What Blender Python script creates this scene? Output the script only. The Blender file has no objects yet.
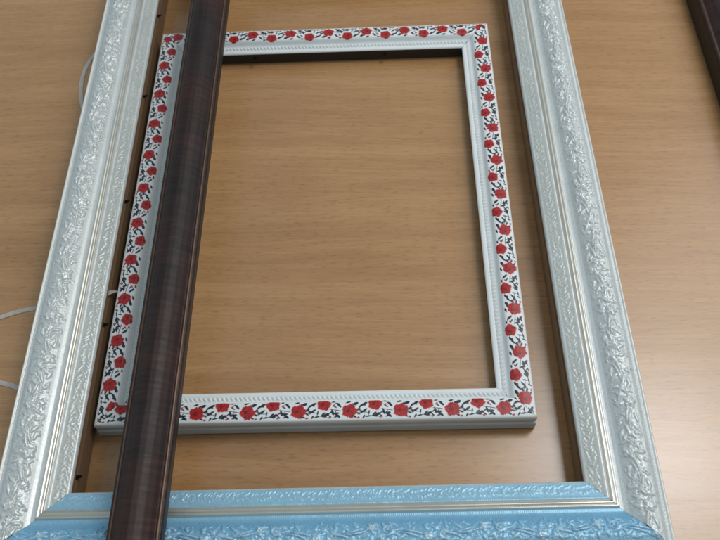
import bpy, math, random
import numpy as np
from mathutils import Matrix, Vector

scene = bpy.context.scene
COL = scene.collection
R = math.radians

# ------------------------------------------------------------------ camera
cam_d = bpy.data.cameras.new('camera')
cam = bpy.data.objects.new('camera', cam_d); COL.objects.link(cam)
scene.camera = cam
rt = Vector((0.99756405, -0.05883201, -0.03748013))
up = Vector((0.06975647, 0.84133699, 0.53599077))
fw = Vector((0.0, 0.53729961, -0.84339145))
m = Matrix(((rt.x, up.x, -fw.x, 0), (rt.y, up.y, -fw.y, 0), (rt.z, up.z, -fw.z, 0.498), (0, 0, 0, 1)))
cam.matrix_world = m
cam_d.sensor_width = 36.0
cam_d.lens = 36.0 * 830 / 720
cam_d.clip_start = 0.01
cam_d.clip_end = 50
cam_d.dof.use_dof = True
cam_d.dof.focus_distance = 0.545
cam_d.dof.aperture_fstop = 17.0

# ------------------------------------------------------------------ light
world = bpy.data.worlds.new("World"); scene.world = world
world.use_nodes = True
bg = world.node_tree.nodes['Background']
bg.inputs['Color'].default_value = (0.80, 0.95, 1.0, 1)
bg.inputs['Strength'].default_value = 0.37

def area(name, loc, target, sx, sy, radiance, color):
    l = bpy.data.lights.new(name, 'AREA'); l.shape = 'RECTANGLE'
    l.size = sx; l.size_y = sy; l.energy = radiance * math.pi * sx * sy; l.color = color
    o = bpy.data.objects.new(name, l); COL.objects.link(o)
    o.location = loc
    o.rotation_euler = (Vector(target) - Vector(loc)).to_track_quat('-Z', 'Y').to_euler()
    return o
area('ceiling_lamp', (0.545, 0.555, 1.22), (0.545, 0.555, 0), 0.40, 0.32, 11.8, (0.98, 0.99, 1.0))
area('window_light', (-2.1, 0.9, 1.5), (0, 0.3, 0), 1.2, 1.1, 1.0, (0.72, 0.86, 1.0))
area('room_light', (1.5, 0.95, 1.7), (0.2, 0.35, 0), 1.7, 1.5, 2.05, (1.0, 0.965, 0.90))

vs = scene.view_settings
vs.view_transform = 'Standard'; vs.look = 'None'; vs.exposure = 0.0; vs.gamma = 1.0

# ------------------------------------------------------------------ node helpers
def new_mat(name):
    mt = bpy.data.materials.new(name); mt.use_nodes = True
    nt = mt.node_tree
    return mt, nt, nt.nodes['Principled BSDF']
def N(nt, t, **kw):
    n = nt.nodes.new(t)
    for k, v in kw.items(): setattr(n, k, v)
    return n
def ramp(nt, fac, stops):
    r = N(nt, 'ShaderNodeValToRGB')
    e = r.color_ramp.elements
    while len(e) < len(stops): e.new(0.5)
    for i, (p, c) in enumerate(stops):
        e[i].position = p; e[i].color = (*c, 1) if len(c) == 3 else c
    nt.links.new(fac, r.inputs['Fac'])
    return r.outputs['Color']
def noise(nt, vec, scale, detail=2.0, rough=0.5, dist=0.0):
    n = N(nt, 'ShaderNodeTexNoise')
    n.inputs['Scale'].default_value = scale; n.inputs['Detail'].default_value = detail
    n.inputs['Roughness'].default_value = rough; n.inputs['Distortion'].default_value = dist
    nt.links.new(vec, n.inputs['Vector'])
    return n.outputs['Fac']
def mapping(nt, vec, scale=(1, 1, 1), rot=(0, 0, 0)):
    mp = N(nt, 'ShaderNodeMapping')
    mp.inputs['Scale'].default_value = scale; mp.inputs['Rotation'].default_value = rot
    nt.links.new(vec, mp.inputs['Vector'])
    return mp.outputs['Vector']
def mix(nt, fac, a, b, mode='MIX'):
    mx = N(nt, 'ShaderNodeMix', data_type='RGBA', blend_type=mode)
    for sock, v in ((mx.inputs[0], fac), (mx.inputs[6], a), (mx.inputs[7], b)):
        if hasattr(v, 'is_linked'): nt.links.new(v, sock)
        elif isinstance(v, (int, float)): sock.default_value = v
        else: sock.default_value = (*v, 1)
    return mx.outputs[2]
def mrange(nt, v, a, b, c, d):
    r = N(nt, 'ShaderNodeMapRange')
    r.inputs[1].default_value = a; r.inputs[2].default_value = b
    r.inputs[3].default_value = c; r.inputs[4].default_value = d
    nt.links.new(v, r.inputs[0])
    return r.outputs[0]
def bump(nt, h, bs, strength, dist):
    b = N(nt, 'ShaderNodeBump')
    b.inputs['Strength'].default_value = strength; b.inputs['Distance'].default_value = dist
    nt.links.new(h, b.inputs['Height']); nt.links.new(b.outputs['Normal'], bs.inputs['Normal'])

# ------------------------------------------------------------------ materials
# table laminate: long horizontal beech-like grain
M_wood, nt, bs = new_mat('beech_laminate')
tc = N(nt, 'ShaderNodeTexCoord').outputs['Object']
r0 = mapping(nt, tc, rot=(0, 0, R(4.2)))
warp = N(nt, 'ShaderNodeTexNoise'); warp.inputs['Scale'].default_value = 3.2; warp.inputs['Detail'].default_value = 1.5
nt.links.new(mapping(nt, r0, (0.6, 1.6, 1)), warp.inputs['Vector'])
wv = N(nt, 'ShaderNodeVectorMath', operation='MULTIPLY_ADD')
nt.links.new(warp.outputs['Color'], wv.inputs[0]); wv.inputs[1].default_value = (0, 0.050, 0)
nt.links.new(r0, wv.inputs[2])
w = wv.outputs[0]
broad = noise(nt, mapping(nt, w, (0.9, 24, 1)), 1.0, 3.0, 0.55)
mid = noise(nt, mapping(nt, w, (5.0, 95, 1)), 1.0, 3.0, 0.6)
fine = noise(nt, mapping(nt, w, (26, 480, 1)), 1.0, 2.0, 0.6)
fleck = noise(nt, mapping(nt, w, (150, 850, 1)), 1.0, 1.0, 0.5)
cloud = noise(nt, r0, 9.0, 2.0, 0.5)
base = ramp(nt, broad, [(0.30, (0.462, 0.250, 0.108)), (0.52, (0.492, 0.272, 0.121)), (0.72, (0.520, 0.296, 0.136))])
c1 = mix(nt, 1.0, base, ramp(nt, mid, [(0.3, (0.90, 0.875, 0.85)), (0.7, (1.06, 1.065, 1.07))]), 'MULTIPLY')
c2 = mix(nt, 1.0, c1, ramp(nt, fine, [(0.3, (0.90, 0.88, 0.86)), (0.7, (1.06, 1.06, 1.06))]), 'MULTIPLY')
c3 = mix(nt, 1.0, c2, ramp(nt, fleck, [(0.28, (0.82, 0.77, 0.72)), (0.44, (1, 1, 1))]), 'MULTIPLY')
c4 = mix(nt, 1.0, c3, ramp(nt, cloud, [(0.3, (0.95, 0.93, 0.90)), (0.7, (1.04, 1.05, 1.06))]), 'MULTIPLY')
nt.links.new(c4, bs.inputs['Base Color'])
nt.links.new(mrange(nt, mid, 0.2, 0.8, 0.24, 0.29), bs.inputs['Roughness'])
bs.inputs['Specular IOR Level'].default_value = 0.9
bump(nt, fine, bs, 0.08, 0.0003)

M_edge, nt, bs = new_mat('table_edge_band')
bs.inputs['Base Color'].default_value = (0.30, 0.18, 0.09, 1); bs.inputs['Roughness'].default_value = 0.5

def painted(name, metallic, rough, bump_scale=1500, bump_str=0.15, var=0.06, speckle=None):
    """paint whose hue comes from the mesh's own 'paint' colour attribute"""
    mt, nt, bs = new_mat(name)
    at = N(nt, 'ShaderNodeVertexColor', layer_name='paint').outputs['Color']
    tc = N(nt, 'ShaderNodeTexCoord').outputs['Object']
    n1 = noise(nt, tc, 60, 3.0, 0.6)
    n2 = noise(nt, tc, bump_scale, 2.0, 0.6)
    c = mix(nt, 1.0, at, ramp(nt, n1, [(0.3, (1 - var,) * 3), (0.7, (1 + var * 0.5,) * 3)]), 'MULTIPLY')
    if speckle:
        n3 = noise(nt, tc, speckle, 2.0, 0.7)
        c = mix(nt, 1.0, c, ramp(nt, n3, [(0.34, (0.86, 0.86, 0.84)), (0.5, (1, 1, 1))]), 'MULTIPLY')
    nt.links.new(c, bs.inputs['Base Color'])
    bs.inputs['Metallic'].default_value = metallic
    nt.links.new(mrange(nt, n1, 0.3, 0.7, rough - 0.04, rough + 0.05), bs.inputs['Roughness'])
    bump(nt, n2, bs, bump_str, 0.0002)
    return mt
M_pearl = painted('pearl_white_lacquer', 0.24, 0.36, 1800, 0.30, 0.06, 700)
M_silver = painted('champagne_silver_bead', 0.70, 0.30, 1200, 0.01, 0.03)
M_print = painted('white_printed_foil', 0.0, 0.38, 1500, 0.06, 0.03)
M_matte = painted('matte_white_side', 0.0, 0.5, 1500, 0.10, 0.05)
M_back, nt, bs = new_mat('raw_dark_backing')
bs.inputs['Base Color'].default_value = (0.22, 0.132, 0.068, 1); bs.inputs['Roughness'].default_value = 0.75

M_dark, nt, bs = new_mat('shade_black_backing')
bs.inputs['Base Color'].default_value = (0.030, 0.018, 0.012, 1); bs.inputs['Roughness'].default_value = 0.8  # near-black colour holds the shade under the poppy frame's inner lip

M_brown, nt, bs = new_mat('dark_mahogany_foil')
tc = N(nt, 'ShaderNodeTexCoord').outputs['Object']
at = N(nt, 'ShaderNodeVertexColor', layer_name='paint').outputs['Color']
cross = noise(nt, mapping(nt, tc, (420, 40, 40)), 1.0, 3.0, 0.65)
cross2 = noise(nt, mapping(nt, tc, (95, 22, 22)), 1.0, 2.0, 0.6)
along = noise(nt, mapping(nt, tc, (22, 900, 900)), 1.0, 2.0, 0.6)
patch = noise(nt, mapping(nt, tc, (14, 30, 30)), 1.0, 2.0, 0.5)
cb = mix(nt, 1.0, at, ramp(nt, cross, [(0.3, (0.55, 0.52, 0.52)), (0.7, (1.5, 1.5, 1.5))]), 'MULTIPLY')
cb = mix(nt, 1.0, cb, ramp(nt, cross2, [(0.3, (0.72, 0.68, 0.70)), (0.7, (1.3, 1.3, 1.3))]), 'MULTIPLY')
cb = mix(nt, 1.0, cb, ramp(nt, along, [(0.35, (0.75, 0.72, 0.72)), (0.65, (1.15, 1.15, 1.15))]), 'MULTIPLY')
cb = mix(nt, 1.0, cb, ramp(nt, patch, [(0.38, (0.75, 0.85, 1.0)), (0.62, (1.35, 0.95, 0.85))]), 'MULTIPLY')
nt.links.new(cb, bs.inputs['Base Color'])
nt.links.new(mrange(nt, cross, 0.3, 0.7, 0.54, 0.46), bs.inputs['Roughness'])
bs.inputs['Specular IOR Level'].default_value = 0.38
bump(nt, cross, bs, 0.18, 0.0002)

M_copper, nt, bs = new_mat('copper_edge_line')
bs.inputs['Base Color'].default_value = (0.15, 0.085, 0.056, 1); bs.inputs['Metallic'].default_value = 0.6
bs.inputs['Roughness'].default_value = 0.35

M_tab, nt, bs = new_mat('black_steel_tab')
bs.inputs['Base Color'].default_value = (0.012, 0.012, 0.014, 1); bs.inputs['Metallic'].default_value = 0.4
bs.inputs['Roughness'].default_value = 0.45

M_strap, nt, bs = new_mat('translucent_white_strap')
tc = N(nt, 'ShaderNodeTexCoord').outputs['Object']
ns = noise(nt, tc, 120, 2.0, 0.6)
nt.links.new(ramp(nt, ns, [(0.3, (0.62, 0.60, 0.58)), (0.7, (0.78, 0.77, 0.76))]), bs.inputs['Base Color'])
bs.inputs['Roughness'].default_value = 0.3
bs.inputs['Alpha'].default_value = 0.50

# ------------------------------------------------------------------ tagging
def tag(o, label=None, category=None, group=None, kind=None):
    if label: o['label'] = label
    if category: o['category'] = category
    if group: o['group'] = group
    if kind: o['kind'] = kind
    return o
def link_mesh(name, verts, faces, mats, parent=None, fmat=None, smooth=None, sharp=None):
    me = bpy.data.meshes.new(name)
    me.from_pydata(verts, [], faces)
    for mt in mats: me.materials.append(mt)
    if fmat is not None: me.polygons.foreach_set('material_index', fmat)
    if smooth is not None: me.polygons.foreach_set('use_smooth', smooth)
    me.update()
    if sharp: me.set_sharp_from_angle(angle=R(sharp))
    o = bpy.data.objects.new(name, me); COL.objects.link(o)
    if parent: o.parent = parent
    return o

# ------------------------------------------------------------------ table
def bevel_box(x0, x1, y0, y1, z0, z1, b=0.003):
    v = []; f = []
    rings = [(b, z0), (0, z0 + b), (0, z1 - b), (b * 0.3, z1 - b * 0.3), (b, z1)]
    for ins, z in rings:
        v += [(x0 + ins, y0 + ins, z), (x1 - ins, y0 + ins, z), (x1 - ins, y1 - ins, z), (x0 + ins, y1 - ins, z)]
    for k in range(len(rings) - 1):
        for i in range(4):
            f.append((4 * k + i, 4 * k + (i + 1) % 4, 4 * k + 4 + (i + 1) % 4, 4 * k + 4 + i))
    f.append((3, 2, 1, 0)); n = 4 * (len(rings) - 1)
    f.append((n, n + 1, n + 2, n + 3))
    return v, f
v, f = bevel_box(-0.85, 0.95, -0.35, 1.15, -0.026, 0.0)
tab = link_mesh('table_top', v, f, [M_wood, M_edge], fmat=[1] * (len(f) - 1) + [0])
tag(tab, kind='structure')

# ------------------------------------------------------------------ moulding builder
def make_rail(name, parent, Lopen, W, top, outer, inner, relief, colour, zone, step, place, gap=0.00008, smooth_ang=55):
    """top: (d, z) profile samples of the visible face (dense); outer/inner: coarse closing profile points.
    Columns are mitred, while relief and colour are evaluated at the true place along the stick."""
    d = np.array([p[0] for p in top] + [p[0] for p in outer] + [p[0] for p in inner])
    z = np.array([p[1] for p in top] + [p[1] for p in outer] + [p[1] for p in inner])
    nt_ = len(top); K = len(d)
    n = int((Lopen + 2 * W) / step) + 1
    u = np.linspace(0, 1, n)
    half = Lopen / 2 + d - gap
    X = -half[None, :] + 2 * half[None, :] * u[:, None]
    Dm = np.broadcast_to(d[None, :], X.shape).copy()
    Z = np.broadcast_to(z[None, :], X.shape).copy()
    Z[:, :nt_] += relief(X[:, :nt_], Dm[:, :nt_])
    verts = np.stack([X, Dm, Z], -1).reshape(-1, 3)
    i = np.arange(n - 1)[:, None] * K; j = np.arange(K)[None, :]; j2 = (np.arange(K) + 1)[None, :] % K
    F = np.stack([i + j, i + K + j, i + K + j2, i + j2], -1).reshape(-1, 4)
    caps = [list(range(K)), list(range((n - 1) * K + K - 1, (n - 1) * K - 1, -1))]
    me = bpy.data.meshes.new(name)
    nv = len(verts); nf = len(F)
    me.vertices.add(nv); me.vertices.foreach_set('co', verts.ravel())
    loops = np.concatenate([F.ravel(), np.array(caps[0]), np.array(caps[1])])
    me.loops.add(len(loops)); me.loops.foreach_set('vertex_index', loops.astype(np.int32))
    starts = np.concatenate([np.arange(nf) * 4, [nf * 4, nf * 4 + K]])
    me.polygons.add(nf + 2); me.polygons.foreach_set('loop_start', starts.astype(np.int32))
    dm = np.concatenate([(d[:-1] + d[1:]) / 2, [d[0]]])
    rowmat = np.array([zone(k, dm[k], z[k], nt_) for k in range(K)])
    fm = np.concatenate([np.tile(rowmat, n - 1), [rowmat[-1]] * 2])
    me.polygons.foreach_set('material_index', fm.astype(np.int32))
    me.polygons.foreach_set('use_smooth', np.ones(nf + 2, dtype=bool))
    me.update(calc_edges=True)
    colr = colour(X, Dm, Z)
    ca = me.color_attributes.new('paint', 'FLOAT_COLOR', 'POINT')
    rgba = np.ones((nv, 4), dtype=np.float32); rgba[:, :3] = colr.reshape(-1, 3)
    ca.data.foreach_set('color', rgba.ravel())
    me.set_sharp_from_angle(angle=R(smooth_ang))
    return me

def add_rail(name, me, mats, parent, loc, rotz, label=None):
    if not me.materials:
        for mt in mats: me.materials.append(mt)
    o = bpy.data.objects.new(name, me); COL.objects.link(o)
    o.parent = parent; o.location = loc; o.rotation_euler = (0, 0, rotz)
    if label: o['label'] = label
    return o

def frame_empty(name, cx, cy, z, rot):
    o = bpy.data.objects.new(name, None); COL.objects.link(o)
    c, s = math.cos(R(rot)), math.sin(R(rot))
    o.location = (c * cx - s * cy, s * cx + c * cy, z); o.rotation_euler = (0, 0, R(rot))
    o.empty_display_size = 0.05
    return o
def rail_places(w, h):      # bottom, right, top, left : (local position, rotation)
    return [((0, -h / 2, 0), math.pi), ((w / 2, 0, 0), -math.pi / 2), ((0, h / 2, 0), 0), ((-w / 2, 0, 0), math.pi / 2)]

def dense(pts, step):
    out = []
    for (a, b) in zip(pts[:-1], pts[1:]):
        L = math.hypot(b[0] - a[0], b[1] - a[1]); k = max(1, int(round(L / step)))
        for i in range(k): t = i / k; out.append((a[0] + (b[0] - a[0]) * t, a[1] + (b[1] - a[1]) * t))
    out.append(pts[-1])
    return out
def smooth_profile(pts, n=3):
    p = np.array(pts)
    for _ in range(n):
        q = p.copy(); q[1:-1] = 0.25 * p[:-2] + 0.5 * p[1:-1] + 0.25 * p[2:]; p = q
    return [tuple(x) for x in p]

# ---- stamp maps: height (metres) over one stretch of moulding, tiled along its length
class Relief:
    def __init__(s, period, d0, d1, res):
        s.P, s.d0, s.d1, s.res = period, d0, d1, res
        s.nx = int(round(period / res)); s.ny = int(round((d1 - d0) / res)) + 1
        s.x = (np.arange(s.nx) * period / s.nx)[:, None]; s.y = (d0 + np.arange(s.ny) * (d1 - d0) / (s.ny - 1))[None, :]
        s.h = np.zeros((s.nx, s.ny))
    def dx(s, cx): return (s.x - cx + s.P / 2) % s.P - s.P / 2
    def leaf(s, cx, cy, ang, L, Wd, hh, bend=0.0):
        ca, sa = math.cos(ang), math.sin(ang)
        X = s.dx(cx); Y = s.y - cy
        a = X * ca + Y * sa; b = -X * sa + Y * ca
        t = np.clip(a / L, 0, 1)
        b = b - bend * L * t * t
        wid = Wd * (np.sin(np.pi * np.clip(t, 0, 1) ** 0.75) ** 0.8 + 1e-4)
        q = np.abs(b) / wid
        inside = (a > 0) & (a < L) & (q < 1)
        prof = np.sqrt(np.clip(1 - q * q, 0, 1)) * (0.75 + 0.25 * np.minimum(1, q * 4)) * (0.55 + 0.45 * np.sin(np.pi * t))
        s.h = np.where(inside, np.maximum(s.h, hh * prof), s.h)
    def dome(s, cx, cy, r, hh, ry=None):
        ry = ry or r
        q = (s.dx(cx) / r) ** 2 + ((s.y - cy) / ry) ** 2
        s.h = np.maximum(s.h, hh * np.sqrt(np.clip(1 - q, 0, 1)))
    def ring(s, cx, cy, r, wd, hh, a0=-9, a1=9):
        X = s.dx(cx); Y = s.y - cy + 0 * X
        rr = np.hypot(X, Y); an = np.arctan2(Y, X)
        q = np.abs(rr - r) / wd
        s.h = np.where((q < 1) & (an > a0) & (an < a1), np.maximum(s.h, hh * np.sqrt(np.clip(1 - q * q, 0, 1))), s.h)
    def sample(s, X, D):
        fx = (X / s.P % 1.0) * s.nx; i0 = np.floor(fx).astype(int); tx = fx - i0; i0 %= s.nx; i1 = (i0 + 1) % s.nx
        fy = np.clip((D - s.d0) / (s.d1 - s.d0), 0, 1) * (s.ny - 1); j0 = np.minimum(np.floor(fy).astype(int), s.ny - 2); ty = fy - j0
        h = s.h
        return (h[i0, j0] * (1 - tx) + h[i1, j0] * tx) * (1 - ty) + (h[i0, j0 + 1] * (1 - tx) + h[i1, j0 + 1] * tx) * ty
def sstep(a, b, x):
    t = np.clip((x - a) / (b - a), 0, 1); return t * t * (3 - 2 * t)

# ================================================================== ornate white frame
WW = 0.0430
WUP = 0.0095   # the whole face stands this much above the rebate depth
wp = [(0.0, 0.0150), (0.0004, 0.0162), (0.0012, 0.0170), (0.0030, 0.0174), (0.0100, 0.0192), (0.0112, 0.0196),
      (0.0122, 0.0196), (0.0126, 0.0188), (0.0130, 0.0196), (0.0134, 0.0203), (0.0144, 0.0206), (0.0150, 0.0202), (0.0153, 0.0197),
      (0.0156, 0.0202), (0.0163, 0.0206), (0.0170, 0.0201), (0.0173, 0.0190), (0.0182, 0.0189), (0.0200, 0.0193), (0.0222, 0.0206), (0.0245, 0.0222),
      (0.0275, 0.0237), (0.0310, 0.0246), (0.0345, 0.0245), (0.0380, 0.0235), (0.0405, 0.0221), (0.0418, 0.0214),
      (0.0424, 0.0212), (0.0428, 0.0220), (0.0434, 0.0224), (0.0440, 0.0221), (0.0445, 0.0210)]
wp = [(d * 0.0430 / 0.0445, z + WUP) for d, z in wp]
wtop = smooth_profile(dense(wp, 0.00036), 2)
wouter = [(0.0430, 0.0285), (0.0426, 0.0180), (0.0415, 0.0012), (0.0006, 0.0012)]
winner = [(0.0006, 0.0165), (0.0042, 0.0166), (0.0042, 0.0208), (0.0003, 0.0210)]

rnd = random.Random(4)
leafmap = Relief(0.1240, 0.0212, 0.0398, 0.00028)
def motif(rm, x0, fl):
    c = 0.0302; g = -1 if fl else 1
    j = lambda a: rnd.uniform(-a, a)
    # open rose
    rm.dome(x0, c + g * 0.0028, 0.0030, 0.0015); rm.ring(x0, c + g * 0.0028, 0.0017, 0.0006, 0.0021, -2.2, 2.9)
    rm.dome(x0 + 0.0002, c + g * 0.0029, 0.0009, 0.0022)
    for k in range(5):
        a = k * 1.257 + 0.4 + j(.2)
        rm.dome(x0 + 0.0027 * math.cos(a), c + g * 0.0028 + 0.0027 * math.sin(a), 0.0013, 0.0015)
    # long twin stems in an S
    rm.leaf(x0 + 0.0030, c + g * 0.0015, g * -0.42, 0.0125, 0.00085, 0.0020, bend=g * 0.22)
    rm.leaf(x0 + 0.0055, c + g * 0.0032, g * -0.55, 0.0120, 0.00080, 0.0018, bend=g * 0.30)
    rm.leaf(x0 + 0.0140, c - g * 0.0028, g * 0.50, 0.0100, 0.00090, 0.0019, bend=-g * 0.35)
    # blades
    for (px, py, an, L, wd, hh, bd) in (
        (-0.0030, -0.0005, -2.3, 0.0060, 0.0011, 0.0015, 0.2), (0.0010, -0.0012, -1.6, 0.0058, 0.0011, 0.0014, -0.2),
        (0.0075, 0.0040, 0.45, 0.0060, 0.0010, 0.0014, -0.3), (0.0100, -0.0032, -1.1, 0.0046, 0.0010, 0.0014, 0.2),
        (0.0125, 0.0008, 0.95, 0.0066, 0.0011, 0.0015, -0.25), (0.0165, -0.0040, -0.5, 0.0062, 0.0011, 0.0015, 0.3),
        (0.0185, -0.0005, 0.15, 0.0070, 0.0012, 0.0017, 0.3), (0.0200, 0.0020, 1.2, 0.0050, 0.0010, 0.0013, 0.2),
        (0.0235, -0.0022, -0.9, 0.0052, 0.0010, 0.0014, -0.2), (0.0250, 0.0008, 0.7, 0.0062, 0.0010, 0.0014, -0.2),
        (-0.0075, 0.0030, 2.8, 0.0056, 0.0010, 0.0013, -0.2)):
        rm.leaf(x0 + px + j(.0005), c + g * py + j(.0003), g * (an + j(.15)), L * (1 + j(.12)), wd, hh, bend=g * bd)
    # small curl
    rm.ring(x0 + 0.0228, c - g * 0.0020, 0.0021, 0.00065, 0.0017, -2.9, 1.4)
    rm.dome(x0 + 0.0228, c - g * 0.0020, 0.0009, 0.0016)
    for q in range(4): rm.dome(x0 + 0.0085 + q * 0.0017 + j(.0003), c - g * (0.0058 + j(.0006)), 0.0006 + j(.0001), 0.0008)
    for q in range(4): rm.dome(x0 + 0.0165 + q * 0.0016 + j(.0003), c + g * (0.0060 + j(.0006)), 0.00055, 0.0008)
for k in range(4): motif(leafmap, 0.0310 * k + 0.004, k % 2 == 1)
leafmap.h *= 0.72
keep = leafmap.h.copy()
for k in range(230):        # fine filler blades and beads between the big scrolls
    fx = rnd.uniform(0, 0.124); fy = rnd.gauss(0.0302, 0.0034)
    if abs(fy - 0.0302) > 0.0078: continue
    if rnd.random() < 0.7:
        leafmap.leaf(fx, fy, rnd.uniform(-3.1, 3.1), rnd.uniform(.0022, .0042), rnd.uniform(.00035, .0007), rnd.uniform(.0004, .0009), bend=rnd.uniform(-.4, .4))
    else: leafmap.dome(fx, fy, rnd.uniform(.0003, .0007), rnd.uniform(.0003, .0007))
bandmap = Relief(0.0920, 0.0012, 0.0102, 0.00025)
for k in range(58):
    x0 = k * 0.0920 / 58 + rnd.uniform(-.0006, .0006)
    bandmap.leaf(x0, 0.0030 + rnd.uniform(-.0008, .0008), rnd.uniform(.2, 1.3), rnd.uniform(.0022, .0044), rnd.uniform(.0003, .0005), rnd.uniform(.0003, .0005), bend=rnd.uniform(-.3, .3))
    bandmap.leaf(x0 + 0.001, 0.0082 + rnd.uniform(-.0008, .0008), -rnd.uniform(.2, 1.2), rnd.uniform(.0024, .0044), rnd.uniform(.0003, .0006), rnd.uniform(.0002, .0004), bend=rnd.uniform(-.3, .3))
    if rnd.random() < 0.5: bandmap.dome(x0 + rnd.uniform(0, .002), rnd.uniform(.0025, .009), rnd.uniform(.0004, .0008), rnd.uniform(.0003, .0005))

STIP = np.random.RandomState(3).rand(97, 89) ** 2 * 0.00016
def white_relief(X, D):
    D = D * 0.0445 / 0.0430
    h = leafmap.sample(X, D) * sstep(0.0218, 0.0232, D) * (1 - sstep(0.0398, 0.0410, D))
    h += bandmap.sample(X, D) * sstep(0.0012, 0.002, D) * (1 - sstep(0.0098, 0.0104, D))
    tick = 0.5 + 0.5 * np.cos(2 * np.pi * X / 0.00115)
    h += 0.00022 * tick * sstep(0.0104, 0.0107, D) * (1 - sstep(0.0117, 0.0120, D))
    h += 0.00020 * tick * sstep(0.0176, 0.0179, D) * (1 - sstep(0.0188, 0.0192, D))
    h += STIP[(np.floor(X / 0.0006).astype(int)) % 97, (np.floor(D / 0.0006).astype(int)) % 89] * sstep(0.0220, 0.0235, D) * (1 - sstep(0.0395, 0.0405, D))
    dot = np.clip(np.cos(2 * np.pi * X / 0.0021), 0, 1)
    h += 0.00045 * dot * np.exp(-((D - 0.0416) / 0.00045) ** 2)
    return h
def cavity(X, D):
    """how high the ornament stands here (0..1): the wiped patina sits in the hollows"""
    return np.clip(leafmap.sample(X, D) / 0.0014, 0, 1), np.clip(bandmap.sample(X, D) / 0.0006, 0, 1)
def lerp3(a, b, t): return a[None, None, :] * (1 - t[..., None]) + b[None, None, :] * t[..., None]
def white_colour(X, D, Z):
    D = D * 0.0445 / 0.0430; Z = Z - WUP
    lf, bd = cavity(X, D)
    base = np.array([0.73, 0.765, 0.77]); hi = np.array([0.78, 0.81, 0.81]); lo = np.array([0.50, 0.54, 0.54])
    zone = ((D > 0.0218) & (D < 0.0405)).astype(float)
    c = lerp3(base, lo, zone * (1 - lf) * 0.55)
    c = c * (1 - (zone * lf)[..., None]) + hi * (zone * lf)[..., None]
    zb = ((D > 0.002) & (D < 0.0102)).astype(float)
    band = np.array([0.62, 0.65, 0.62])
    c = np.where((zb > 0)[..., None], lerp3(band * 0.93, hi, bd * 0.8), c)
    silver = np.array([0.70, 0.68, 0.62])
    c = np.where(((D > 0.0121) & (D < 0.0174))[..., None], silver, c)
    rim = ((D > 0.0425))
    c = np.where(rim[..., None], np.array([0.80, 0.79, 0.75]), c)
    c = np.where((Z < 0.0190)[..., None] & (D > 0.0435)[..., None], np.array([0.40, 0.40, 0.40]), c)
    return c
def blue_colour(X, D, Z):
    D = D * 0.0445 / 0.0430; Z = Z - WUP
    lf, bd = cavity(X, D)
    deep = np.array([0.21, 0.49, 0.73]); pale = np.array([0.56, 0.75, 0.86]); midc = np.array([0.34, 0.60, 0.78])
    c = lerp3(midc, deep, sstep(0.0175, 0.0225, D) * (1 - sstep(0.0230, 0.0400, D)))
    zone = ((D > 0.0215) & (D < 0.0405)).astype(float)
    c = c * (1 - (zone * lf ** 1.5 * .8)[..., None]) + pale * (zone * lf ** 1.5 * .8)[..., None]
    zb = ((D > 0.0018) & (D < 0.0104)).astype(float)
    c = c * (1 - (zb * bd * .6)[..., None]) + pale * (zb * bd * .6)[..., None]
    # bare pearl where the paint stops: lip edge, bead and rim
    c = np.where((D < 0.0015)[..., None], np.array([0.66, 0.70, 0.70]), c)
    c = np.where(((D > 0.0121) & (D < 0.0174))[..., None], np.array([0.68, 0.66, 0.60]), c)
    c = np.where((D > 0.0425)[..., None], np.array([0.72, 0.74, 0.73]), c)
    return c
def white_zone(k, d, z, nt_):
    d = d * 0.0445 / 0.0430
    if k >= nt_ - 1:
        return 2 if (k >= nt_ + 2) else 0
    return 1 if 0.0121 < d < 0.0174 else 0
WOW, WOH = 0.2983, 0.470
wf = frame_empty('ornate_frame', -0.03615, 0.3875, 0.0, -2.75)
tag(wf, 'large pearl white frame with raised leaf scrolls and one pale blue rail', 'picture frame')
mats = [M_pearl, M_silver, M_back]
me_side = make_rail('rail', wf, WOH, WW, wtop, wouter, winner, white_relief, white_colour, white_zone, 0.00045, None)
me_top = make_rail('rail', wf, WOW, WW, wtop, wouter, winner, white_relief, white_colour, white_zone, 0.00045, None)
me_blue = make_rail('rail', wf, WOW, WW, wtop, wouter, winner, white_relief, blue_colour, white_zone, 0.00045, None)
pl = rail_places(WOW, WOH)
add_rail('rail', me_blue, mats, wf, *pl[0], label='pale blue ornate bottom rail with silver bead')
add_rail('rail', me_side, mats, wf, *pl[1])
add_rail('rail', me_top, mats, wf, *pl[2])
add_rail('rail', me_side, mats, wf, *pl[3])

def make_tab(parent, x, y, z, ang, L=0.0052, w=0.0021):
    """black steel point pressed into the rebate: a flat tapering blade with a bent up tip"""
    t = 0.00035
    out = [(-0.007, w * 0.5), (L * 0.55, w * 0.5), (L * 0.9, w * 0.36), (L, 0.0004)]
    prof = [(p, q) for p, q in out] + [(p, -q) for p, q in reversed(out)]
    v = []; f = []
    for zz in (0, t):
        for p, q in prof:
            lift = 0.0010 * max(0, p / L) ** 2
            v.append((p, q, zz + lift))
    n = len(prof)
    f.append(tuple(range(n - 1, -1, -1))); f.append(tuple(range(n, 2 * n)))
    for i in range(n): f.append((i, (i + 1) % n, n + (i + 1) % n, n + i))
    o = link_mesh('retaining_tab', v, f, [M_tab], parent)
    o.location = (x, y, z); o.rotation_euler = (0, 0, ang)
    return o
for ty in (0.572, 0.477, 0.3715, 0.2685, 0.1645):
    make_tab(wf, -WOW / 2 - 0.0012, ty - 0.3875, 0.0172, 0.0, L=0.0036)

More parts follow.
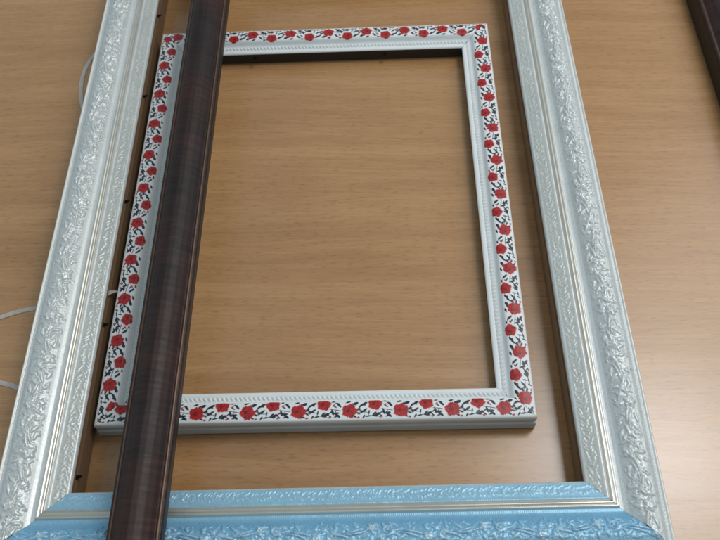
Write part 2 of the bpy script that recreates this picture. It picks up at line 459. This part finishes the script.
# ================================================================== poppy frame
FW = 0.0225
fp = [(0.0, 0.0085), (0.0004, 0.0094), (0.0012, 0.0098), (0.0030, 0.0100), (0.0034, 0.0098), (0.0068, 0.0100), (0.0074, 0.0102),
      (0.0079, 0.0112), (0.0088, 0.0134), (0.0096, 0.0145), (0.0108, 0.0150), (0.0150, 0.0153), (0.0200, 0.0150), (0.0216, 0.0146),
      (0.0222, 0.0141), (0.0225, 0.0132)]
fp = [(d, z + 0.003) for d, z in fp]
ftop = smooth_profile(dense(fp, 0.00026), 3)
fouter = [(0.0225, 0.0112), (0.0219, 0.0105), (0.0219, 0.0088), (0.0229, 0.0081), (0.0229, 0.0012), (0.0012, 0.0012)]
finner = [(0.0012, 0.0078), (0.0003, 0.0081)]
PER = 0.0318
def flower_relief(phase):
    def fn(X, D):
        # twisted cord: oblique beads
        u = (X / 0.0029 + (D - 0.0050) / 0.0045)
        b = np.abs(np.cos(np.pi * u)) ** 0.7
        s = np.clip(1 - ((D - 0.0050) / 0.0014) ** 2, 0, 1) ** 0.5
        return (0.00125 * b - 0.0006 * (1 - b)) * s - 0.00025 * np.exp(-((D - 0.0034) / 0.0003) ** 2) - 0.00030 * np.exp(-((D - 0.0068) / 0.0003) ** 2)
    return fn
def tear(X, Y, cx, cy, ang, L, Wd, bend=0.0):
    dx = (X - cx + PER / 2) % PER - PER / 2
    ca, sa = math.cos(ang), math.sin(ang); dy = Y - cy
    a = dx * ca + dy * sa; b = -dx * sa + dy * ca
    t = np.clip(a / L, 0, 1); b = b - bend * L * t * t
    wid = 0.98 * Wd * np.sin(np.pi * np.clip(t, 0, 1) ** 0.7) ** 0.9
    return np.clip((wid - np.abs(b)) / 0.00018 + 0.5, 0, 1) * (a > 0) * (a < L)
def flower_colour(phase, seed):
    rg = np.random.RandomState(seed)
    lat = rg.rand(4000)
    def fn(X, D, Z):
        Xp = X - phase
        Y = D - np.where(D < 0.012, np.clip(0.0176 - Z, 0, 1) * 0.85, 0)   # measured along the curved face
        c = np.empty(X.shape + (3,)); c[:] = (0.82, 0.85, 0.86)
        idx = np.floor(Xp / PER).astype(int)
        navy = np.array([0.012, 0.016, 0.035]); red = np.array([0.50, 0.014, 0.015]); dark = np.array([0.11, 0.003, 0.007]); pink = np.array([0.70, 0.22, 0.22])
        def paint(mask, colr):
            nonlocal c
            mm = (mask * (D > 0.0078))[..., None]; c = c * (1 - mm) + colr * mm
        ink = np.zeros(X.shape)
        P2 = PER / 2
        shapes = [
            # between outer flower (x=0) and inner flower (x=.016)
            (0.0058, 0.0206, -0.75, 0.0052, 0.00085, 0.15), (0.0062, 0.0178, -0.15, 0.0040, 0.00060, 0.2), (0.0098, 0.0190, -1.15, 0.0046, 0.00085, -0.1),
            (0.0052, 0.0140, -0.95, 0.0046, 0.00075, 0.2), (0.0078, 0.0142, -0.55, 0.0036, 0.00045, 0), (0.0125, 0.0182, 0.15, 0.0042, 0.00090, 0.1),
            (0.0105, 0.0165, 0.5, 0.0036, 0.00045, 0.1),
            # between inner flower and the next outer one
            (0.0208, 0.0150, 0.55, 0.0058, 0.00070, 0.1), (0.0205, 0.0108, 0.30, 0.0056, 0.00085, 0.3), (0.0222, 0.0190, 0.95, 0.0030, 0.00055, 0),
            (0.0240, 0.0118, 0.95, 0.0046, 0.00055, 0), (0.0262, 0.0108, 0.35, 0.0050, 0.00105, 0.1), (0.0185, 0.0196, 0.1, 0.0040, 0.00050, 0.1),
            (0.0232, 0.0172, -0.5, 0.0034, 0.00050, 0), (0.0200, 0.0175, -0.05, 0.0086, 0.00028, -0.15), (0.0045, 0.0165, -0.25, 0.0090, 0.00026, 0.1),
            (0.0060, 0.0118, -0.4, 0.0034, 0.0005, 0.1), (0.0072, 0.0195, 0.3, 0.0030, 0.0005, 0), (0.0112, 0.0205, -0.7, 0.0030, 0.0005, 0),
            (0.0140, 0.0200, -0.3, 0.0046, 0.0007, 0.2), (0.0150, 0.0172, 0.6, 0.0040, 0.0006, 0.1), (0.0088, 0.0098, 0.2, 0.0026, 0.0006, 0),
            (0.0215, 0.0128, -0.3, 0.0034, 0.0005, 0.1), (0.0248, 0.0150, 0.2, 0.0038, 0.0007, 0.1), (0.0252, 0.0188, -0.6, 0.0040, 0.0006, 0.1),
            (0.0275, 0.0205, -0.4, 0.0030, 0.0006, 0), (0.0295, 0.0112, 0.9, 0.0036, 0.0007, 0), (0.0195, 0.0160, 1.4, 0.0034, 0.0005, 0),
            (0.0310, 0.0100, 0.2, 0.0036, 0.0007, 0.1), (0.0080, 0.0160, 0.9, 0.0036, 0.00028, 0), (0.0225, 0.0160, 0.5, 0.0050, 0.00026, 0),
        ]
        for s in shapes: ink = np.maximum(ink, tear(Xp, Y, *s))
        paint(ink, navy)
        for s in [(0.0088, 0.0118, 0.6, 0.0020, 0.0006), (0.0255, 0.0205, 0.2, 0.0022, 0.00065), (0.0120, 0.0208, -0.3, 0.0020, 0.0005)]:
            paint(tear(Xp, Y, *s) * 0.9, red)
        for cx, cy, r in ((0.0, 0.0163, 0.00450), (P2, 0.0118, 0.00420)):
            dx = (Xp - cx + PER / 2) % PER - PER / 2; dy = (Y - cy) * 1.05
            rr = np.hypot(dx, dy); an = np.arctan2(dy, dx)
            k = (idx * 7 + (3 if cx else 0)) % 997
            ph = lat[k] * 6.28
            edge = r * (1 + 0.08 * np.sin(5 * an + ph) + 0.035 * np.sin(9 * an + 2 * ph) + 0.035 * np.sin(17 * an + 5 * ph))
            msk = np.clip((edge - rr) / 0.0002 + 0.5, 0, 1)
            halo = np.clip((edge * 1.10 - rr) / 0.0002 + 0.5, 0, 1)
            paint(halo * 0.35, pink)
            petal = 0.5 + 0.5 * np.sin(an * 3 + ph + rr / r * 4.0)
            veil = 0.5 + 0.5 * np.sin(an * 13 + 3 * ph + rr / r * 2)
            paint(msk, red)
            paint(msk * np.clip(petal * 1.3 - 0.75, 0, 1) * 0.85, dark)
            paint(msk * np.clip(veil * 1.5 - 1.15, 0, 1) * 0.35 * (rr > 0.35 * r), pink)
            blot = np.sin(dx * 2600 + ph * 3) * np.sin(dy * 2300 + ph * 7) + 0.6 * np.sin(dx * 4700 - dy * 3900 + ph)
            paint(msk * np.clip(blot * 0.9 - 0.25, 0, 1) * 0.75, dark)
            core = np.clip((0.26 * r - np.hypot(dx - 0.2 * r, dy)) / 0.0002 + 0.5, 0, 1)
            paint(msk * core * 0.75, dark)
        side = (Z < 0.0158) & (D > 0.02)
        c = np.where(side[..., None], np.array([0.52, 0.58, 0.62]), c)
        return c
    return fn
def flower_zone(k, d, z, nt_):
    K = nt_ + len(fouter) + len(finner)
    if k >= nt_ + 4: return 2
    if k >= nt_ - 1: return 1
    return 0
FOW, FOH = 0.2296, 0.3075
fcx, fcy = -0.0457, 0.3722
ff = frame_empty('poppy_frame', fcx, fcy, 0.0, -3.1)
tag(ff, 'white frame printed with red poppies and black leaves, lying inside the larger ornate frame', 'picture frame')
pl = rail_places(FOW, FOH)
# phase of the print on each stick (an outer flower sits at this x of the rail)
phases = [-(0.0083 - fcx), -(0.3039 - fcy), (-0.1055 - fcx), (0.3820 - fcy)]
lens = [FOW, FOH, FOW, FOH]
for i in range(4):
    me = make_rail('rail', ff, lens[i], 0.0225, ftop, fouter, finner, flower_relief(0), flower_colour(phases[i], 10 + i), flower_zone, 0.00026, None)
    add_rail('rail', me, [M_print, M_matte, M_dark], ff, *pl[i])
for tx, ty in ((-0.1044, 0.0), (0.0049, 0.0)):
    make_tab(ff, tx - fcx, FOH / 2 + 0.0008, 0.0068, -math.pi / 2, L=0.0046, w=0.002)

# ================================================================== dark brown frame lying on top
BW = 0.0290
BOWV, BCX, BCZ, BTILT = 0.3910, 0.0717, 0.0201, 5.05
bp = [(0.0, 0.0170), (0.0003, 0.0182), (0.0010, 0.0188), (0.0016, 0.0186), (0.0020, 0.0191), (0.0026, 0.0194), (0.0032, 0.0190), (0.0036, 0.0185), (0.0044, 0.0190),
      (0.0070, 0.0212), (0.0110, 0.0238), (0.0150, 0.0252), (0.0190, 0.0257), (0.0230, 0.0250), (0.0262, 0.0234), (0.0284, 0.0213),
      (0.0292, 0.0200), (0.0297, 0.0201), (0.0303, 0.0203), (0.0308, 0.0198), (0.0314, 0.0194), (0.0322, 0.0190), (0.0325, 0.0178)]
btop = smooth_profile(dense([(d * 0.0290 / 0.0325, z) for d, z in bp], 0.0004), 2)
bouter = [(0.0290, 0.0100), (0.0284, 0.0), (0.0014, 0.0)]
binner = [(0.0012, 0.0060), (0.0001, 0.0145)]
def brown_relief(X, D):
    return 0.00004 * np.sin(X * 900 + 3 * np.sin(X * 130)) * np.sin(D * 300)
def brown_colour(X, D, Z):
    c = np.empty(X.shape + (3,)); c[:] = (0.022, 0.0098, 0.0085)
    c = np.where(((Z < 0.0176) & (D < 0.004))[..., None], np.array([0.006, 0.0035, 0.003]), c)  # inner wall below the lip: shadow painted in as near black
    return c
def brown_zone(k, d, z, nt_):
    if k == nt_ + 1: return 2
    d = d * 0.0325 / 0.0290
    if k < nt_ - 1 and (0.0019 < d < 0.0033 or 0.0297 < d < 0.0304): return 1
    return 0
BOW, BOH = BOWV, 0.680
bf = frame_empty('brown_frame', BCX, 0.410, BCZ, -3.2)
bf.rotation_euler = (Matrix.Rotation(R(-3.2), 3, 'Z') @ Matrix.Rotation(R(BTILT), 3, 'Y')).to_euler()
tag(bf, 'dark mahogany brown picture frame with thin copper lines, laid on top across the white frames', 'picture frame')
me_bs = make_rail('rail', bf, BOH, BW, btop, bouter, binner, brown_relief, brown_colour, brown_zone, 0.001, None)
me_bt = make_rail('rail', bf, BOW, BW, btop, bouter, binner, brown_relief, brown_colour, brown_zone, 0.001, None)
pl = rail_places(BOW, BOH)
for i, me in enumerate((me_bt, me_bs, me_bt, me_bs)):
    add_rail('rail', me, [M_brown, M_copper, M_dark], bf, *pl[i])

# ================================================================== thin plastic strap under the frames
def catmull(P, n=12):
    P = [Vector(p) for p in P]; out = []
    Q = [P[0] * 2 - P[1]] + P + [P[-1] * 2 - P[-2]]
    for i in range(1, len(Q) - 2):
        a, b, c, d = Q[i - 1:i + 3]
        for k in range(n):
            t = k / n
            out.append(0.5 * ((2 * b) + (c - a) * t + (2 * a - 5 * b + 4 * c - d) * t * t + (3 * b - a - 3 * c + d) * t ** 3))
    out.append(P[-1]); return out
def strap(pts, width, thick=0.00025):
    c = catmull(pts); v = []; f = []
    for i, p in enumerate(c):
        a = c[max(i - 1, 0)]; b = c[min(i + 1, len(c) - 1)]
        t = (b - a).normalized(); s = Vector((-t.y, t.x, 0)).normalized() * width / 2
        for q in (-1, -0.4, 0.4, 1):
            z = 0.0005 + 0.00012 * (1 - q * q)
            v.append((p.x + s.x * q, p.y + s.y * q, p.z + z + thick))
        for q in (1, -1): v.append((p.x + s.x * q, p.y + s.y * q, p.z + 0.0005))
    for i in range(len(c) - 1):
        for k in range(6): f.append((6 * i + k, 6 * i + (k + 1) % 6, 6 * i + 6 + (k + 1) % 6, 6 * i + 6 + k))
    f.append(tuple(range(6))[::-1]); n = 6 * (len(c) - 1); f.append(tuple(range(n, n + 6)))
    return v, f
def add_strap(path, label):
    v, f = strap(path, 0.0032)
    o = link_mesh('plastic_strap', v, f, [M_strap], smooth=[True] * len(f), sharp=40)
    return tag(o, label, 'strap', 'plastic straps caught under the frames')
add_strap([(-0.185, 0.592, 0), (-0.2060, 0.5725, 0), (-0.2180, 0.5530, 0), (-0.2232, 0.5330, 0), (-0.2225, 0.5100, 0), (-0.2165, 0.4880, 0), (-0.200, 0.450, 0.0002),
        (-0.184, 0.410, 0.010), (-0.1765, 0.3960, 0.0185), (-0.1718, 0.3850, 0.0160), (-0.1672, 0.3765, 0.0020), (-0.1600, 0.360, 0)],
        'thin translucent strap making a small loop outside the upper left rail of the white frame')
add_strap([(-0.1500, 0.325, 0), (-0.1600, 0.3135, 0), (-0.1648, 0.3106, 0.0020), (-0.1690, 0.3035, 0.0160), (-0.1745, 0.2990, 0.0185), (-0.185, 0.300, 0.010), (-0.2040, 0.3030, 0.0003), (-0.2298, 0.3040, 0),
        (-0.2534, 0.2984, 0), (-0.2750, 0.288, 0), (-0.2800, 0.268, 0), (-0.2640, 0.2530, 0), (-0.2446, 0.2480, 0), (-0.2304, 0.2426, 0), (-0.210, 0.230, 0), (-0.200, 0.212, 0)],
        'thin translucent strap crossing the wood at the far left edge, halfway down, under the frame')

scene.render.engine = 'CYCLES'
